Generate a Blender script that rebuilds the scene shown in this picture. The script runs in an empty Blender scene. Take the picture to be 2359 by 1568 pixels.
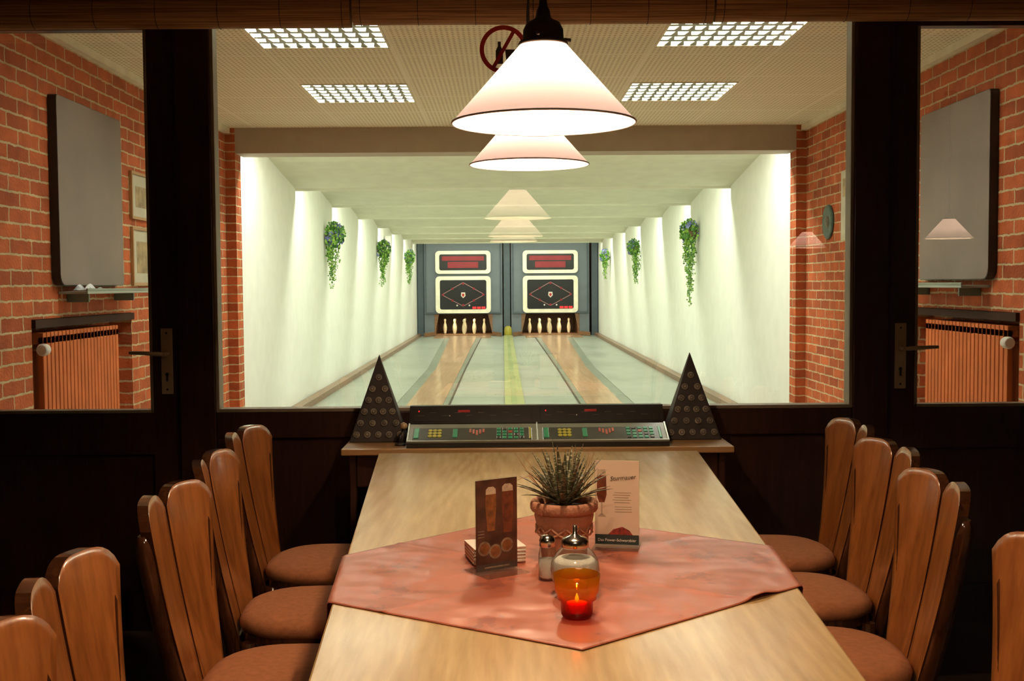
import bpy, bmesh, math, random
from mathutils import Vector, Matrix
random.seed(7)
K = 1.2093
def Yd(d): return d*K
sc = bpy.context.scene
COL = sc.collection
sc.view_settings.view_transform = 'Standard'

# ------------------------------------------------------------------ materials
def newmat(name):
    m = bpy.data.materials.new(name); m.use_nodes = True
    nt = m.node_tree; nt.nodes.clear()
    out = nt.nodes.new('ShaderNodeOutputMaterial')
    return m, nt, out
def N(nt, t, **kw):
    n = nt.nodes.new(t)
    for k, v in kw.items():
        if hasattr(n, k) and k not in n.inputs: setattr(n, k, v)
        else: n.inputs[k].default_value = v
    return n
def L(nt, a, ao, b, bi): nt.links.new(a.outputs[ao], b.inputs[bi])
def c4(c): return (c[0], c[1], c[2], 1)
def ramp(nt, stops):
    r = nt.nodes.new('ShaderNodeValToRGB'); e = r.color_ramp.elements
    e[0].position, e[0].color = stops[0][0], c4(stops[0][1])
    e[1].position, e[1].color = stops[1][0], c4(stops[1][1])
    for p, c in stops[2:]:
        x = e.new(p); x.color = c4(c)
    return r
def M(name, col, rough=.5, metal=0, var=.12, vs=6, bump=0, bs=60, coat=0, emit=None, es=0, spec=.5):
    m, nt, out = newmat(name)
    b = N(nt, 'ShaderNodeBsdfPrincipled'); b.inputs['Roughness'].default_value = rough
    b.inputs['Metallic'].default_value = metal; b.inputs['Coat Weight'].default_value = coat
    b.inputs['Coat Roughness'].default_value = .15
    b.inputs['Specular IOR Level'].default_value = spec
    tc = N(nt, 'ShaderNodeTexCoord'); no = N(nt, 'ShaderNodeTexNoise'); no.inputs['Scale'].default_value = vs
    no.inputs['Detail'].default_value = 4
    L(nt, tc, 'Object', no, 'Vector')
    lo = tuple(max(0, c*(1-var)) for c in col); hi = tuple(min(1, c*(1+var)) for c in col)
    r = ramp(nt, [(.3, lo), (.7, hi)]); L(nt, no, 'Fac', r, 'Fac'); L(nt, r, 'Color', b, 'Base Color')
    if bump:
        n2 = N(nt, 'ShaderNodeTexNoise'); n2.inputs['Scale'].default_value = bs
        L(nt, tc, 'Object', n2, 'Vector')
        bp = N(nt, 'ShaderNodeBump'); bp.inputs['Strength'].default_value = bump; bp.inputs['Distance'].default_value = .01
        L(nt, n2, 'Fac', bp, 'Height'); L(nt, bp, 'Normal', b, 'Normal')
    if emit:
        b.inputs['Emission Color'].default_value = c4(emit); b.inputs['Emission Strength'].default_value = es
    L(nt, b, 'BSDF', out, 'Surface'); return m
def wood(name, c1, c2, scale=(12, 1, 12), rough=.35, coat=.3, wscale=1.5, dist=3, wf=.4, fine=.7):
    m, nt, out = newmat(name)
    b = N(nt, 'ShaderNodeBsdfPrincipled'); b.inputs['Roughness'].default_value = rough
    b.inputs['Coat Weight'].default_value = coat; b.inputs['Coat Roughness'].default_value = .12
    tc = N(nt, 'ShaderNodeTexCoord'); mp = N(nt, 'ShaderNodeMapping'); mp.inputs['Scale'].default_value = scale
    L(nt, tc, 'Object', mp, 'Vector')
    n1 = N(nt, 'ShaderNodeTexNoise'); n1.inputs['Scale'].default_value = wscale; n1.inputs['Detail'].default_value = 2
    L(nt, mp, 'Vector', n1, 'Vector')
    ml = N(nt, 'ShaderNodeMath', operation='MULTIPLY'); ml.inputs[1].default_value = dist*3
    L(nt, n1, 'Fac', ml, 0)
    fr = N(nt, 'ShaderNodeMath', operation='PINGPONG'); fr.inputs[1].default_value = 1
    L(nt, ml, 'Value', fr, 0)
    n2 = N(nt, 'ShaderNodeTexNoise'); n2.inputs['Scale'].default_value = 14; n2.inputs['Detail'].default_value = 5
    L(nt, mp, 'Vector', n2, 'Vector')
    mx = N(nt, 'ShaderNodeMath', operation='MULTIPLY_ADD'); mx.inputs[1].default_value = wf
    L(nt, fr, 'Value', mx, 0)
    m3 = N(nt, 'ShaderNodeMath', operation='MULTIPLY'); m3.inputs[1].default_value = fine
    L(nt, n2, 'Fac', m3, 0); L(nt, m3, 'Value', mx, 2)
    r = ramp(nt, [(.2, c2), (.8, c1)]); L(nt, mx, 'Value', r, 'Fac'); L(nt, r, 'Color', b, 'Base Color')
    bp = N(nt, 'ShaderNodeBump'); bp.inputs['Strength'].default_value = .08; bp.inputs['Distance'].default_value = .003
    L(nt, n2, 'Fac', bp, 'Height'); L(nt, bp, 'Normal', b, 'Normal')
    L(nt, b, 'BSDF', out, 'Surface'); return m
def glassy(name, col, refl=.08, rough=.02, zr=None):
    """thin glass: tinted see-through sheet with fresnel-like reflection"""
    m, nt, out = newmat(name)
    t = N(nt, 'ShaderNodeBsdfTransparent'); t.inputs['Color'].default_value = c4(col)
    g = N(nt, 'ShaderNodeBsdfGlossy'); g.inputs['Roughness'].default_value = rough
    mx = N(nt, 'ShaderNodeMixShader')
    lw = N(nt, 'ShaderNodeLayerWeight'); lw.inputs['Blend'].default_value = .12
    ma = N(nt, 'ShaderNodeMath', operation='MULTIPLY_ADD'); ma.inputs[1].default_value = .6; ma.inputs[2].default_value = refl
    L(nt, lw, 'Fresnel', ma, 0)
    L(nt, ma, 'Value', mx, 'Fac'); L(nt, t, 'BSDF', mx, 1); L(nt, g, 'BSDF', mx, 2)
    last = mx
    if zr:
        tc = N(nt, 'ShaderNodeTexCoord'); sp = N(nt, 'ShaderNodeSeparateXYZ'); L(nt, tc, 'Generated', sp, 'Vector')
        r = ramp(nt, zr); L(nt, sp, 'Z', r, 'Fac'); L(nt, r, 'Color', t, 'Color')
        tl = N(nt, 'ShaderNodeBsdfTranslucent'); L(nt, r, 'Color', tl, 'Color')
        m2 = N(nt, 'ShaderNodeMixShader'); m2.inputs['Fac'].default_value = .12
        L(nt, mx, 'Shader', m2, 1); L(nt, tl, 'BSDF', m2, 2); last = m2
    L(nt, last, 'Shader', out, 'Surface'); return m
def brick(name):
    m, nt, out = newmat(name)
    b = N(nt, 'ShaderNodeBsdfPrincipled'); b.inputs['Roughness'].default_value = .75
    b.inputs['Specular IOR Level'].default_value = .25
    tc = N(nt, 'ShaderNodeTexCoord'); sp = N(nt, 'ShaderNodeSeparateXYZ'); L(nt, tc, 'Object', sp, 'Vector')
    ad = N(nt, 'ShaderNodeMath', operation='ADD'); L(nt, sp, 'X', ad, 0); L(nt, sp, 'Y', ad, 1)
    cb = N(nt, 'ShaderNodeCombineXYZ'); L(nt, ad, 'Value', cb, 'X'); L(nt, sp, 'Z', cb, 'Y')
    no = N(nt, 'ShaderNodeTexNoise'); no.inputs['Scale'].default_value = 25; L(nt, cb, 'Vector', no, 'Vector')
    vm = N(nt, 'ShaderNodeVectorMath', operation='MULTIPLY_ADD'); vm.inputs[1].default_value = (.016, .016, 0)
    L(nt, no, 'Color', vm, 0); L(nt, cb, 'Vector', vm, 2)
    br = N(nt, 'ShaderNodeTexBrick'); br.inputs['Scale'].default_value = 1
    br.inputs['Brick Width'].default_value = .25; br.inputs['Row Height'].default_value = .076
    br.inputs['Mortar Size'].default_value = .0065; br.inputs['Mortar Smooth'].default_value = .25
    br.inputs['Color1'].default_value = (.60, .145, .045, 1); br.inputs['Color2'].default_value = (.37, .080, .027, 1)
    br.inputs['Mortar'].default_value = (.62, .50, .30, 1); br.inputs['Bias'].default_value = -.1
    L(nt, vm, 'Vector', br, 'Vector')
    n2 = N(nt, 'ShaderNodeTexNoise'); n2.inputs['Scale'].default_value = 9; n2.inputs['Detail'].default_value = 6; L(nt, cb, 'Vector', n2, 'Vector')
    mx = N(nt, 'ShaderNodeMix', data_type='RGBA', blend_type='MULTIPLY'); mx.inputs[0].default_value = .6
    r = ramp(nt, [(.3, (.6, .55, .5)), (.65, (1.1, 1.1, 1.1))]); L(nt, n2, 'Fac', r, 'Fac')
    L(nt, br, 'Color', mx, 6); L(nt, r, 'Color', mx, 7); L(nt, mx, 2, b, 'Base Color')
    n3 = N(nt, 'ShaderNodeTexNoise'); n3.inputs['Scale'].default_value = 60; L(nt, cb, 'Vector', n3, 'Vector')
    iv = N(nt, 'ShaderNodeMath', operation='MULTIPLY_ADD'); iv.inputs[1].default_value = -1.0
    L(nt, br, 'Fac', iv, 0); L(nt, n3, 'Fac', iv, 2)
    bp = N(nt, 'ShaderNodeBump'); bp.inputs['Strength'].default_value = .8; bp.inputs['Distance'].default_value = .008
    L(nt, iv, 'Value', bp, 'Height'); L(nt, bp, 'Normal', b, 'Normal')
    L(nt, b, 'BSDF', out, 'Surface'); return m
def acoustic(name):
    m, nt, out = newmat(name)
    b = N(nt, 'ShaderNodeBsdfPrincipled'); b.inputs['Roughness'].default_value = .9
    tc = N(nt, 'ShaderNodeTexCoord')
    mp = N(nt, 'ShaderNodeMapping'); mp.inputs['Scale'].default_value = (34, 22, 1); L(nt, tc, 'Object', mp, 'Vector')
    vo = N(nt, 'ShaderNodeTexVoronoi', voronoi_dimensions='2D'); vo.inputs['Randomness'].default_value = 0; vo.inputs['Scale'].default_value = 1
    L(nt, mp, 'Vector', vo, 'Vector')
    r = ramp(nt, [(.20, (.50, .42, .27)), (.32, (.88, .82, .62))]); L(nt, vo, 'Distance', r, 'Fac')
    br = N(nt, 'ShaderNodeTexBrick', offset=0.0); br.inputs['Scale'].default_value = 1
    br.inputs['Brick Width'].default_value = .7424; br.inputs['Row Height'].default_value = .725
    br.inputs['Mortar Size'].default_value = .012
    mp2 = N(nt, 'ShaderNodeMapping'); mp2.inputs['Location'].default_value = (.0, .35, 0); L(nt, tc, 'Object', mp2, 'Vector')
    L(nt, mp2, 'Vector', br, 'Vector')
    mx = N(nt, 'ShaderNodeMix', data_type='RGBA'); L(nt, br, 'Fac', mx, 0); L(nt, r, 'Color', mx, 6)
    mx.inputs[7].default_value = (.90, .84, .66, 1); L(nt, mx, 2, b, 'Base Color')
    L(nt, b, 'BSDF', out, 'Surface'); return m

m_frame = wood('dark_stained_wood', (.036, .011, .007), (.016, .0045, .0035), (14, 14, 1), .38, .25)
m_brick = brick('brick_red')
m_acoustic = acoustic('acoustic_tile')
m_white = M('alley_plaster', (.86, .88, .79), .8, var=.04, bump=.15, bs=300)
m_alleyceil = M('alley_ceiling_paint', (.74, .75, .60), .8, var=.05)
m_beam = M('beam_paint', (.46, .38, .29), .7, var=.05)
m_cream = M('cream_trim', (.80, .75, .58), .6)
m_glass = glassy('window_glass', (.985, .99, .98), .25, 0)
m_acryl = glassy('clear_acrylic', (.97, .98, .97), .03, .02)
m_clear = glassy('clear_glass', (.93, .95, .93), .1, .02)
m_bead = M('glazing_bead', (.22, .17, .11), .45)
m_brass = M('aged_brass', (.46, .33, .20), .4, metal=.3)
m_black = M('black_plastic', (.012, .011, .010), .35)
m_slate = M('slate_board', (.22, .165, .14), .45, var=.15, vs=2, spec=.3)
m_rad = M('radiator_paint', (.60, .16, .045), .55, spec=.15)
m_dark = M('near_black_wood', (.018, .011, .008), .6)  # near-black finish of blind rails, radiator bases and coin displays
m_darkn = M('niche_shelf_wood', (.05, .022, .014), .7, spec=.15)
m_plast = M('white_plastic', (.75, .72, .66), .4)
m_gray = M('lane_plate_grey', (.33, .36, .30), .36, var=.08, vs=3)
m_gray2 = M('lane_gutter_grey', (.20, .23, .18), .35)
m_lane = wood('lane_brown', (.50, .29, .15), (.33, .18, .09), (10, .3, 1), .34, .3)
m_green = M('centre_strip_green', (.36, .38, .16), .4)
m_curb = wood('curb_wood', (.28, .15, .075), (.17, .085, .04), (10, .3, 10), .4, .2)
m_blue = M('machine_bluegrey', (.15, .18, .205), .5, var=.06)
m_blue2 = M('machine_bluegrey_dark', (.075, .10, .12), .5)
m_ivory = M('sign_ivory', (.85, .82, .62), .4, emit=(1, .95, .7), es=.12)
m_disp = M('display_black', (.015, .015, .018), .2)
m_redd = M('display_red', (.22, .012, .02), .25, emit=(.6, .01, .03), es=.14)
m_redl = M('led_red', (.6, .02, .02), .4, emit=(1, .03, .04), es=.7)
m_pink = M('line_pink', (.50, .24, .22), .5)
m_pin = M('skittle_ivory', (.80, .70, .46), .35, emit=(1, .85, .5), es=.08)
m_pit = wood('pit_wood', (.28, .14, .06), (.15, .07, .03), (6, 1, 6), .5, .1)
m_yel = M('yellow_plastic', (.42, .36, .04), .45)
m_oak = wood('oak_table', (.70, .49, .23), (.46, .29, .12), (5, .45, 5), .26, .35, 1.1, 6, .24, .8)
m_oak2 = wood('oak_shelf', (.50, .30, .13), (.36, .2, .08), (.6, 6, 6), .32, .3)
m_chair = wood('chair_veneer', (.38, .130, .030), (.20, .060, .013), (9, 9, .9), .28, .4, 1.4, 3)
m_chairdk = wood('chair_edge', (.085, .027, .010), (.04, .012, .005), (9, 9, 1), .18, .8)
m_fabric = M('seat_fabric', (.42, .160, .066), .85, var=.12, vs=60, bump=.3, bs=500, spec=.2)
m_terra = M('terracotta', (.46, .21, .12), .8, var=.25, vs=12, bump=.3, bs=120)
m_soil = M('soil', (.05, .03, .02), .95, bump=.5)
m_chrome = M('chrome', (.75, .70, .62), .18, metal=1)
m_sugar = M('sugar', (.80, .76, .68), .9, bump=.3, bs=600)
m_wax = M('candle_wax', (.9, .45, .15), .5, emit=(1, .30, .04), es=.9)
m_flame = M('candle_flame', (1, .7, .3), .5, emit=(1, .5, .12), es=6)
m_paper = M('paper', (.80, .74, .64), .6, var=.04)
m_red = M('sign_red', (.42, .015, .012), .45)
m_pict = M('pictogram_dark', (.05, .035, .025), .5)
m_leaf = M('ivy_leaf', (.06, .20, .025), .55, var=.5, vs=30)
m_leaf2 = M('ivy_leaf_light', (.24, .44, .05), .55, var=.4, vs=30)
m_flow = M('blossom_blue', (.20, .22, .48), .6, var=.4, vs=40)
m_basket = M('basket_wicker', (.16, .10, .05), .8)
m_floor = M('dining_floor', (.035, .02, .014), .45, var=.3)
m_tile = M('forecourt_floor', (.50, .42, .30), .45)  # floor is out of view; colour lightened to bounce light onto the ceiling
m_wallw = M('dining_wall_paint', (.12, .08, .055), .85)
m_dceil = M('dining_ceiling_paint', (.18, .13, .09), .85)
m_tube = M('fluorescent_tube', (1, 1, 1), .5, emit=(.98, 1, .86), es=42)
m_refl = M('louver_metal', (.26, .26, .20), .4, metal=.2)
m_cord = M('cord_black', (.02, .015, .012), .6)
m_capd = M('lamp_cap_bronze', (.045, .032, .018), .38, metal=.7)
m_framew = wood('picture_frame_wood', (.5, .26, .09), (.36, .18, .06), (20, 20, 4), .4, .2)
m_picp = M('print_paper', (.58, .55, .42), .7)
m_pict2 = M('print_tone', (.40, .30, .16), .7, var=.4, vs=14)
m_coin = M('coin_metal', (.17, .145, .11), .45, metal=.4, var=.5, vs=60)

def blindmat():
    m, nt, out = newmat('bamboo_blind')
    b = N(nt, 'ShaderNodeBsdfPrincipled'); b.inputs['Roughness'].default_value = .6
    tc = N(nt, 'ShaderNodeTexCoord'); mp = N(nt, 'ShaderNodeMapping'); mp.inputs['Scale'].default_value = (3, 260, 260)
    L(nt, tc, 'Object', mp, 'Vector'); no = N(nt, 'ShaderNodeTexNoise'); no.inputs['Scale'].default_value = 1; L(nt, mp, 'Vector', no, 'Vector')
    r = ramp(nt, [(.35, (.24, .105, .036)), (.65, (.58, .31, .12))]); L(nt, no, 'Fac', r, 'Fac'); L(nt, r, 'Color', b, 'Base Color')
    bp = N(nt, 'ShaderNodeBump'); bp.inputs['Strength'].default_value = .5; bp.inputs['Distance'].default_value = .003
    L(nt, no, 'Fac', bp, 'Height'); L(nt, bp, 'Normal', b, 'Normal'); L(nt, b, 'BSDF', out, 'Surface'); return m
m_blind = blindmat()
def opalmat():
    m, nt, out = newmat('opal_glass_shade')
    d = N(nt, 'ShaderNodeBsdfDiffuse'); d.inputs['Color'].default_value = (.60, .56, .53, 1)
    t = N(nt, 'ShaderNodeBsdfTranslucent'); t.inputs['Color'].default_value = (.088, .076, .088, 1)
    a = N(nt, 'ShaderNodeAddShader'); L(nt, d, 'BSDF', a, 0); L(nt, t, 'BSDF', a, 1)
    g = N(nt, 'ShaderNodeBsdfGlossy'); g.inputs['Roughness'].default_value = .1
    mx = N(nt, 'ShaderNodeMixShader'); mx.inputs['Fac'].default_value = .04
    L(nt, a, 'Shader', mx, 1); L(nt, g, 'BSDF', mx, 2)
    L(nt, mx, 'Shader', out, 'Surface'); return m
m_opal = opalmat()
def clothmat():
    m, nt, out = newmat('tablecloth_salmon')
    b = N(nt, 'ShaderNodeBsdfPrincipled'); b.inputs['Roughness'].default_value = .38
    b.inputs['Sheen Weight'].default_value = .05
    tc = N(nt, 'ShaderNodeTexCoord')
    vo = N(nt, 'ShaderNodeTexVoronoi', voronoi_dimensions='2D'); vo.inputs['Scale'].default_value = 5; vo.inputs['Randomness'].default_value = .5
    L(nt, tc, 'Object', vo, 'Vector')
    no = N(nt, 'ShaderNodeTexNoise'); no.inputs['Scale'].default_value = 45; no.inputs['Detail'].default_value = 3
    L(nt, tc, 'Object', no, 'Vector')
    ad = N(nt, 'ShaderNodeMath', operation='MULTIPLY_ADD'); L(nt, no, 'Fac', ad, 0); ad.inputs[1].default_value = 1.1; L(nt, vo, 'Distance', ad, 2)
    r = ramp(nt, [(.64, (.33, .085, .050)), (.70, (.47, .135, .075))]); L(nt, ad, 'Value', r, 'Fac')
    n4 = N(nt, 'ShaderNodeTexNoise'); n4.inputs['Scale'].default_value = 3.5; n4.inputs['Detail'].default_value = 4; L(nt, tc, 'Object', n4, 'Vector')
    r4 = ramp(nt, [(.3, (.75, .70, .70)), (.7, (1.1, 1.1, 1.1))]); L(nt, n4, 'Fac', r4, 'Fac')
    mm = N(nt, 'ShaderNodeMix', data_type='RGBA', blend_type='MULTIPLY'); mm.inputs[0].default_value = 1
    L(nt, r, 'Color', mm, 6); L(nt, r4, 'Color', mm, 7)
    L(nt, mm, 2, b, 'Base Color')
    n2 = N(nt, 'ShaderNodeTexNoise'); n2.inputs['Scale'].default_value = 6; L(nt, tc, 'Object', n2, 'Vector')
    bp = N(nt, 'ShaderNodeBump'); bp.inputs['Strength'].default_value = .9; bp.inputs['Distance'].default_value = .03
    L(nt, n2, 'Fac', bp, 'Height'); L(nt, bp, 'Normal', b, 'Normal'); L(nt, b, 'BSDF', out, 'Surface'); return m
m_cloth = clothmat()
def haworthia():
    m, nt, out = newmat('succulent_leaf')
    b = N(nt, 'ShaderNodeBsdfPrincipled'); b.inputs['Roughness'].default_value = .5
    tc = N(nt, 'ShaderNodeTexCoord'); vo = N(nt, 'ShaderNodeTexNoise'); vo.inputs['Scale'].default_value = 1
    mp = N(nt, 'ShaderNodeMapping'); mp.inputs['Scale'].default_value = (60, 60, 330); L(nt, tc, 'Object', mp, 'Vector')
    L(nt, mp, 'Vector', vo, 'Vector')
    r = ramp(nt, [(.50, (.065, .070, .03)), (.62, (.42, .38, .26))]); L(nt, vo, 'Fac', r, 'Fac'); L(nt, r, 'Color', b, 'Base Color')
    L(nt, b, 'BSDF', out, 'Surface'); return m
m_haw = haworthia()
m_tinted = glassy('amber_red_glass', (1, .5, .1), .1, .02,
    zr=[(.0, (.45, .005, .004)), (.38, (.65, .03, .008)), (.52, (.90, .36, .04)), (1, (.88, .60, .12))])

# ------------------------------------------------------------------ builder
class B:
    def __init__(s, name, loc=None, rz=0, bevel=0, seg=2):
        s.name = name; s.bm = bmesh.new(); s.mats = []; s.loc = loc; s.rz = rz; s.bevel = bevel; s.seg = seg
    def mi(s, m):
        if m not in s.mats: s.mats.append(m)
        return s.mats.index(m)
    def face(s, vs, m, smooth=False):
        try: f = s.bm.faces.new(vs)
        except ValueError: return None
        f.material_index = s.mi(m); f.smooth = smooth; return f
    def poly(s, pts, m, smooth=False):
        return s.face([s.bm.verts.new(p) for p in pts], m, smooth)
    def box(s, x0, x1, y0, y1, z0, z1, m, T=None):
        P = [Vector((x, y, z)) for x in (min(x0, x1), max(x0, x1)) for y in (min(y0, y1), max(y0, y1)) for z in (min(z0, z1), max(z0, z1))]
        if T: P = [T @ p for p in P]
        v = [s.bm.verts.new(p) for p in P]
        for f in ((0, 1, 3, 2), (4, 6, 7, 5), (0, 4, 5, 1), (2, 3, 7, 6), (0, 2, 6, 4), (1, 5, 7, 3)):
            s.face([v[i] for i in f], m)
    def prism(s, pts, ext, m, mf=None):
        e = Vector(ext); a = [s.bm.verts.new(p) for p in pts]; b = [s.bm.verts.new(Vector(p)+e) for p in pts]
        n = len(pts); s.face(a[::-1], mf or m); s.face(b, m)
        for i in range(n): s.face([a[i], a[(i+1) % n], b[(i+1) % n], b[i]], m)
    def lathe(s, prof, m, c=(0, 0, 0), seg=28, T=None, smooth=True):
        rings = []
        for r, z in prof:
            ring = []
            for i in range(seg):
                a = 2*math.pi*i/seg
                p = Vector((r*math.cos(a), r*math.sin(a), z))
                if T: p = T @ p
                ring.append(s.bm.verts.new(p+Vector(c)))
            rings.append(ring)
        for j in range(len(rings)-1):
            for i in range(seg):
                k = (i+1) % seg
                s.face([rings[j][i], rings[j][k], rings[j+1][k], rings[j+1][i]], m, smooth)
        if prof[0][0] > 1e-5 and getattr(s, 'cap', True):
            s.face(rings[0][::-1], m)
            s.face(rings[-1], m)
    def open_lathe(s, prof, m, c=(0, 0, 0), seg=48):
        s.cap = False; s.lathe(prof, m, c, seg); s.cap = True
    def tube(s, pts, r, m, seg=8, closed=False):
        pts = [Vector(p) for p in pts]; n = len(pts); rings = []
        rr = r if isinstance(r, (list, tuple)) else [r]*n
        for i, p in enumerate(pts):
            d = (pts[min(i+1, n-1)]-pts[max(i-1, 0)])
            if closed: d = pts[(i+1) % n]-pts[i-1]
            d.normalize(); up = Vector((0, 0, 1)) if abs(d.z) < .9 else Vector((1, 0, 0))
            a = d.cross(up).normalized(); b = d.cross(a).normalized()
            rings.append([s.bm.verts.new(p+(a*math.cos(t)+b*math.sin(t))*rr[i]) for t in [2*math.pi*k/seg for k in range(seg)]])
        for j in range(n if closed else n-1):
            A = rings[j]; C = rings[(j+1) % n]
            for i in range(seg): s.face([A[i], A[(i+1) % seg], C[(i+1) % seg], C[i]], m, True)
        if not closed: s.face(rings[0][::-1], m); s.face(rings[-1], m)
    def rrect(s, cx, cz, w, h, r, y, d, m, T=None):
        pts = []
        for qx, qz, a0 in ((1, 1, 0), (-1, 1, 90), (-1, -1, 180), (1, -1, 270)):
            for k in range(6):
                a = math.radians(a0+90*k/5)
                p = Vector((cx+qx*(w/2-r)+r*math.cos(a), y, cz+qz*(h/2-r)+r*math.sin(a)))
                pts.append(T @ p if T else p)
        e = Vector((0, d, 0))
        if T: e = T.to_3x3() @ e
        s.prism(pts, e, m)
    def disc(s, cx, cz, r, y, d, m, seg=20, T=None):
        pts = [Vector((cx+r*math.cos(2*math.pi*k/seg), y, cz+r*math.sin(2*math.pi*k/seg))) for k in range(seg)]
        e = Vector((0, d, 0))
        if T: pts = [T @ p for p in pts]; e = T.to_3x3() @ e
        s.prism(pts, e, m)
    def done(s, parent=None, solid=0, subsurf=0):
        bmesh.ops.recalc_face_normals(s.bm, faces=s.bm.faces[:])
        me = bpy.data.meshes.new(s.name); s.bm.to_mesh(me); s.bm.free()
        for m in s.mats: me.materials.append(m)
        o = bpy.data.objects.new(s.name, me); COL.objects.link(o)
        if s.loc is None:
            xs = [v.co for v in me.vertices]
            c = Vector(((min(v.x for v in xs)+max(v.x for v in xs))/2, (min(v.y for v in xs)+max(v.y for v in xs))/2, min(v.z for v in xs)))
            me.transform(Matrix.Translation(-c)); o.location = c
        else:
            o.location = s.loc; o.rotation_euler = (0, 0, s.rz)
        if solid:
            md = o.modifiers.new('sol', 'SOLIDIFY'); md.thickness = solid; md.offset = 0
        if s.bevel:
            md = o.modifiers.new('bev', 'BEVEL'); md.width = s.bevel; md.segments = s.seg; md.limit_method = 'ANGLE'; md.angle_limit = .7
        if parent: o.parent = parent
        return o
def text(name, body, loc, size, m, parent, rot=(math.pi/2, 0, 0), align='CENTER', shear=0):
    cu = bpy.data.curves.new(name, 'FONT'); cu.body = body; cu.size = size; cu.align_x = align; cu.shear = shear
    cu.extrude = .0002; cu.materials.append(m)
    o = bpy.data.objects.new(name, cu); COL.objects.link(o); o.location = loc; o.rotation_euler = rot; o.parent = parent
    return o

# ------------------------------------------------------------------ dimensions
YF, YB = 4.37, 4.43        # partition faces
YBEAM = Yd(8.05)
XW, XA = 2.49, 2.405
ZC = 2.70
YEND = Yd(24.6)

# ------------------------------------------------------------------ dining room shell
b = B('floor'); b.box(-2.9, 4.7, -3.6, YB, -.1, 0, m_floor); b.done()
b = B('ceiling'); b.box(-2.9, 4.7, -3.6, YB, ZC, ZC+.1, m_dceil); b.done()
b = B('wall_back'); b.box(-2.9, 4.7, -3.7, -3.6, 0, ZC, m_wallw); b.done()
b = B('wall_left'); b.box(-3.0, -2.9, -3.7, YB, 0, ZC, m_wallw); b.done()
b = B('wall_right'); b.box(4.7, 4.8, -3.7, YB, 0, ZC, m_wallw); b.done()

# partition: posts, sill panel, header
b = B('wall_front', bevel=.004)
b.box(-2.9, -2.36, YF, YB, 0, ZC, m_wallw); b.box(2.36, 4.7, YF, YB, 0, ZC, m_wallw)
for sx in (-1, 1):
    b.box(sx*1.235, sx*1.372, YF-.015, YB, 0, 2.42, m_frame)
    b.box(sx*2.33, sx*2.36, YF-.015, YB, 0, 2.42, m_frame)
b.box(-2.36, 2.36, YF-.015, YB, 2.42, ZC, m_frame)
b.box(-1.235, 1.235, YF-.005, YB, .76, .862, m_frame)
b.box(-1.235, 1.235, YF-.005, YB, 0, .12, m_frame)
for x0, x1 in ((-1.235, -1.135), (-.05, .05), (1.135, 1.235)): b.box(x0, x1, YF-.005, YB, .12, .76, m_frame)
b.box(-1.135, -.05, YF+.012, YB, .12, .76, m_frame); b.box(.05, 1.135, YF+.012, YB, .12, .76, m_frame)
b.done()
# central window
b = B('window_1', bevel=.002)
b.box(-1.235, -1.222, YF-.008, YB, .862, 2.42, m_bead); b.box(1.222, 1.235, YF-.008, YB, .862, 2.42, m_bead)
b.box(-1.222, 1.222, YF-.008, YB, .862, .876, m_bead); b.box(-1.222, 1.222, YF-.008, YB, 2.406, 2.42, m_bead)
b.poly([(-1.222, 4.40, .876), (1.222, 4.40, .876), (1.222, 4.40, 2.406), (-1.222, 4.40, 2.406)], m_glass)
b.done()
# doors with handles
for i, sx in enumerate((-1, 1)):
    b = B('door_%d' % (i+1), bevel=.003)
    y0, y1 = YF+.004, YB-.004
    xi, xg, xo, xgo = 1.376, 1.480, 2.326, 2.215
    b.box(sx*xi, sx*xg, y0, y1, .005, 2.415, m_frame); b.box(sx*xgo, sx*xo, y0, y1, .005, 2.415, m_frame)
    b.box(sx*xg, sx*xgo, y0, y1, .70, .862, m_frame); b.box(sx*xg, sx*xgo, y0, y1, .005, .16, m_frame)
    b.box(sx*xg, sx*xgo, y0, y1, 2.33, 2.415, m_frame)
    b.box(sx*xg, sx*xgo, y0+.014, y1, .16, .70, m_frame)
    b.box(sx*(xg), sx*(xg+.01), y0-.004, y1, .862, 2.33, m_bead); b.box(sx*(xgo-.01), sx*xgo, y0-.004, y1, .862, 2.33, m_bead)
    b.box(sx*xg, sx*xgo, y0-.004, y1, .862, .874, m_bead)
    b.poly([(sx*(xg+.01), 4.40, .874), (sx*(xgo-.01), 4.40, .874), (sx*(xgo-.01), 4.40, 2.33), (sx*(xg+.01), 4.40, 2.33)], m_glass)
    hx = sx*1.423
    b.box(hx-.022, hx+.022, y0-.007, y0-.0005, .935, 1.19, m_brass)
    b.disc(hx, 1.172, .004, y0-.009, .003, m_black, 10); b.disc(hx, .953, .004, y0-.009, .003, m_black, 10)
    b.box(hx-.004, hx+.004, y0-.0085, y0-.006, .985, 1.012, m_black); b.disc(hx, 1.012, .007, y0-.0085, .003, m_black, 12)
    b.lathe([(.012, 0), (.012, .012), (.008, .014), (.008, .05)], m_brass, (hx, y0-.007, 1.092), 14, Matrix.Rotation(math.pi/2, 4, 'X'))
    b.tube([(hx, y0-.052, 1.092), (hx+sx*.02, y0-.056, 1.094), (hx+sx*.07, y0-.056, 1.097), (hx+sx*.13, y0-.052, 1.099)], [.008, .009, .008, .0065], m_brass, 10)
    b.done()
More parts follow.
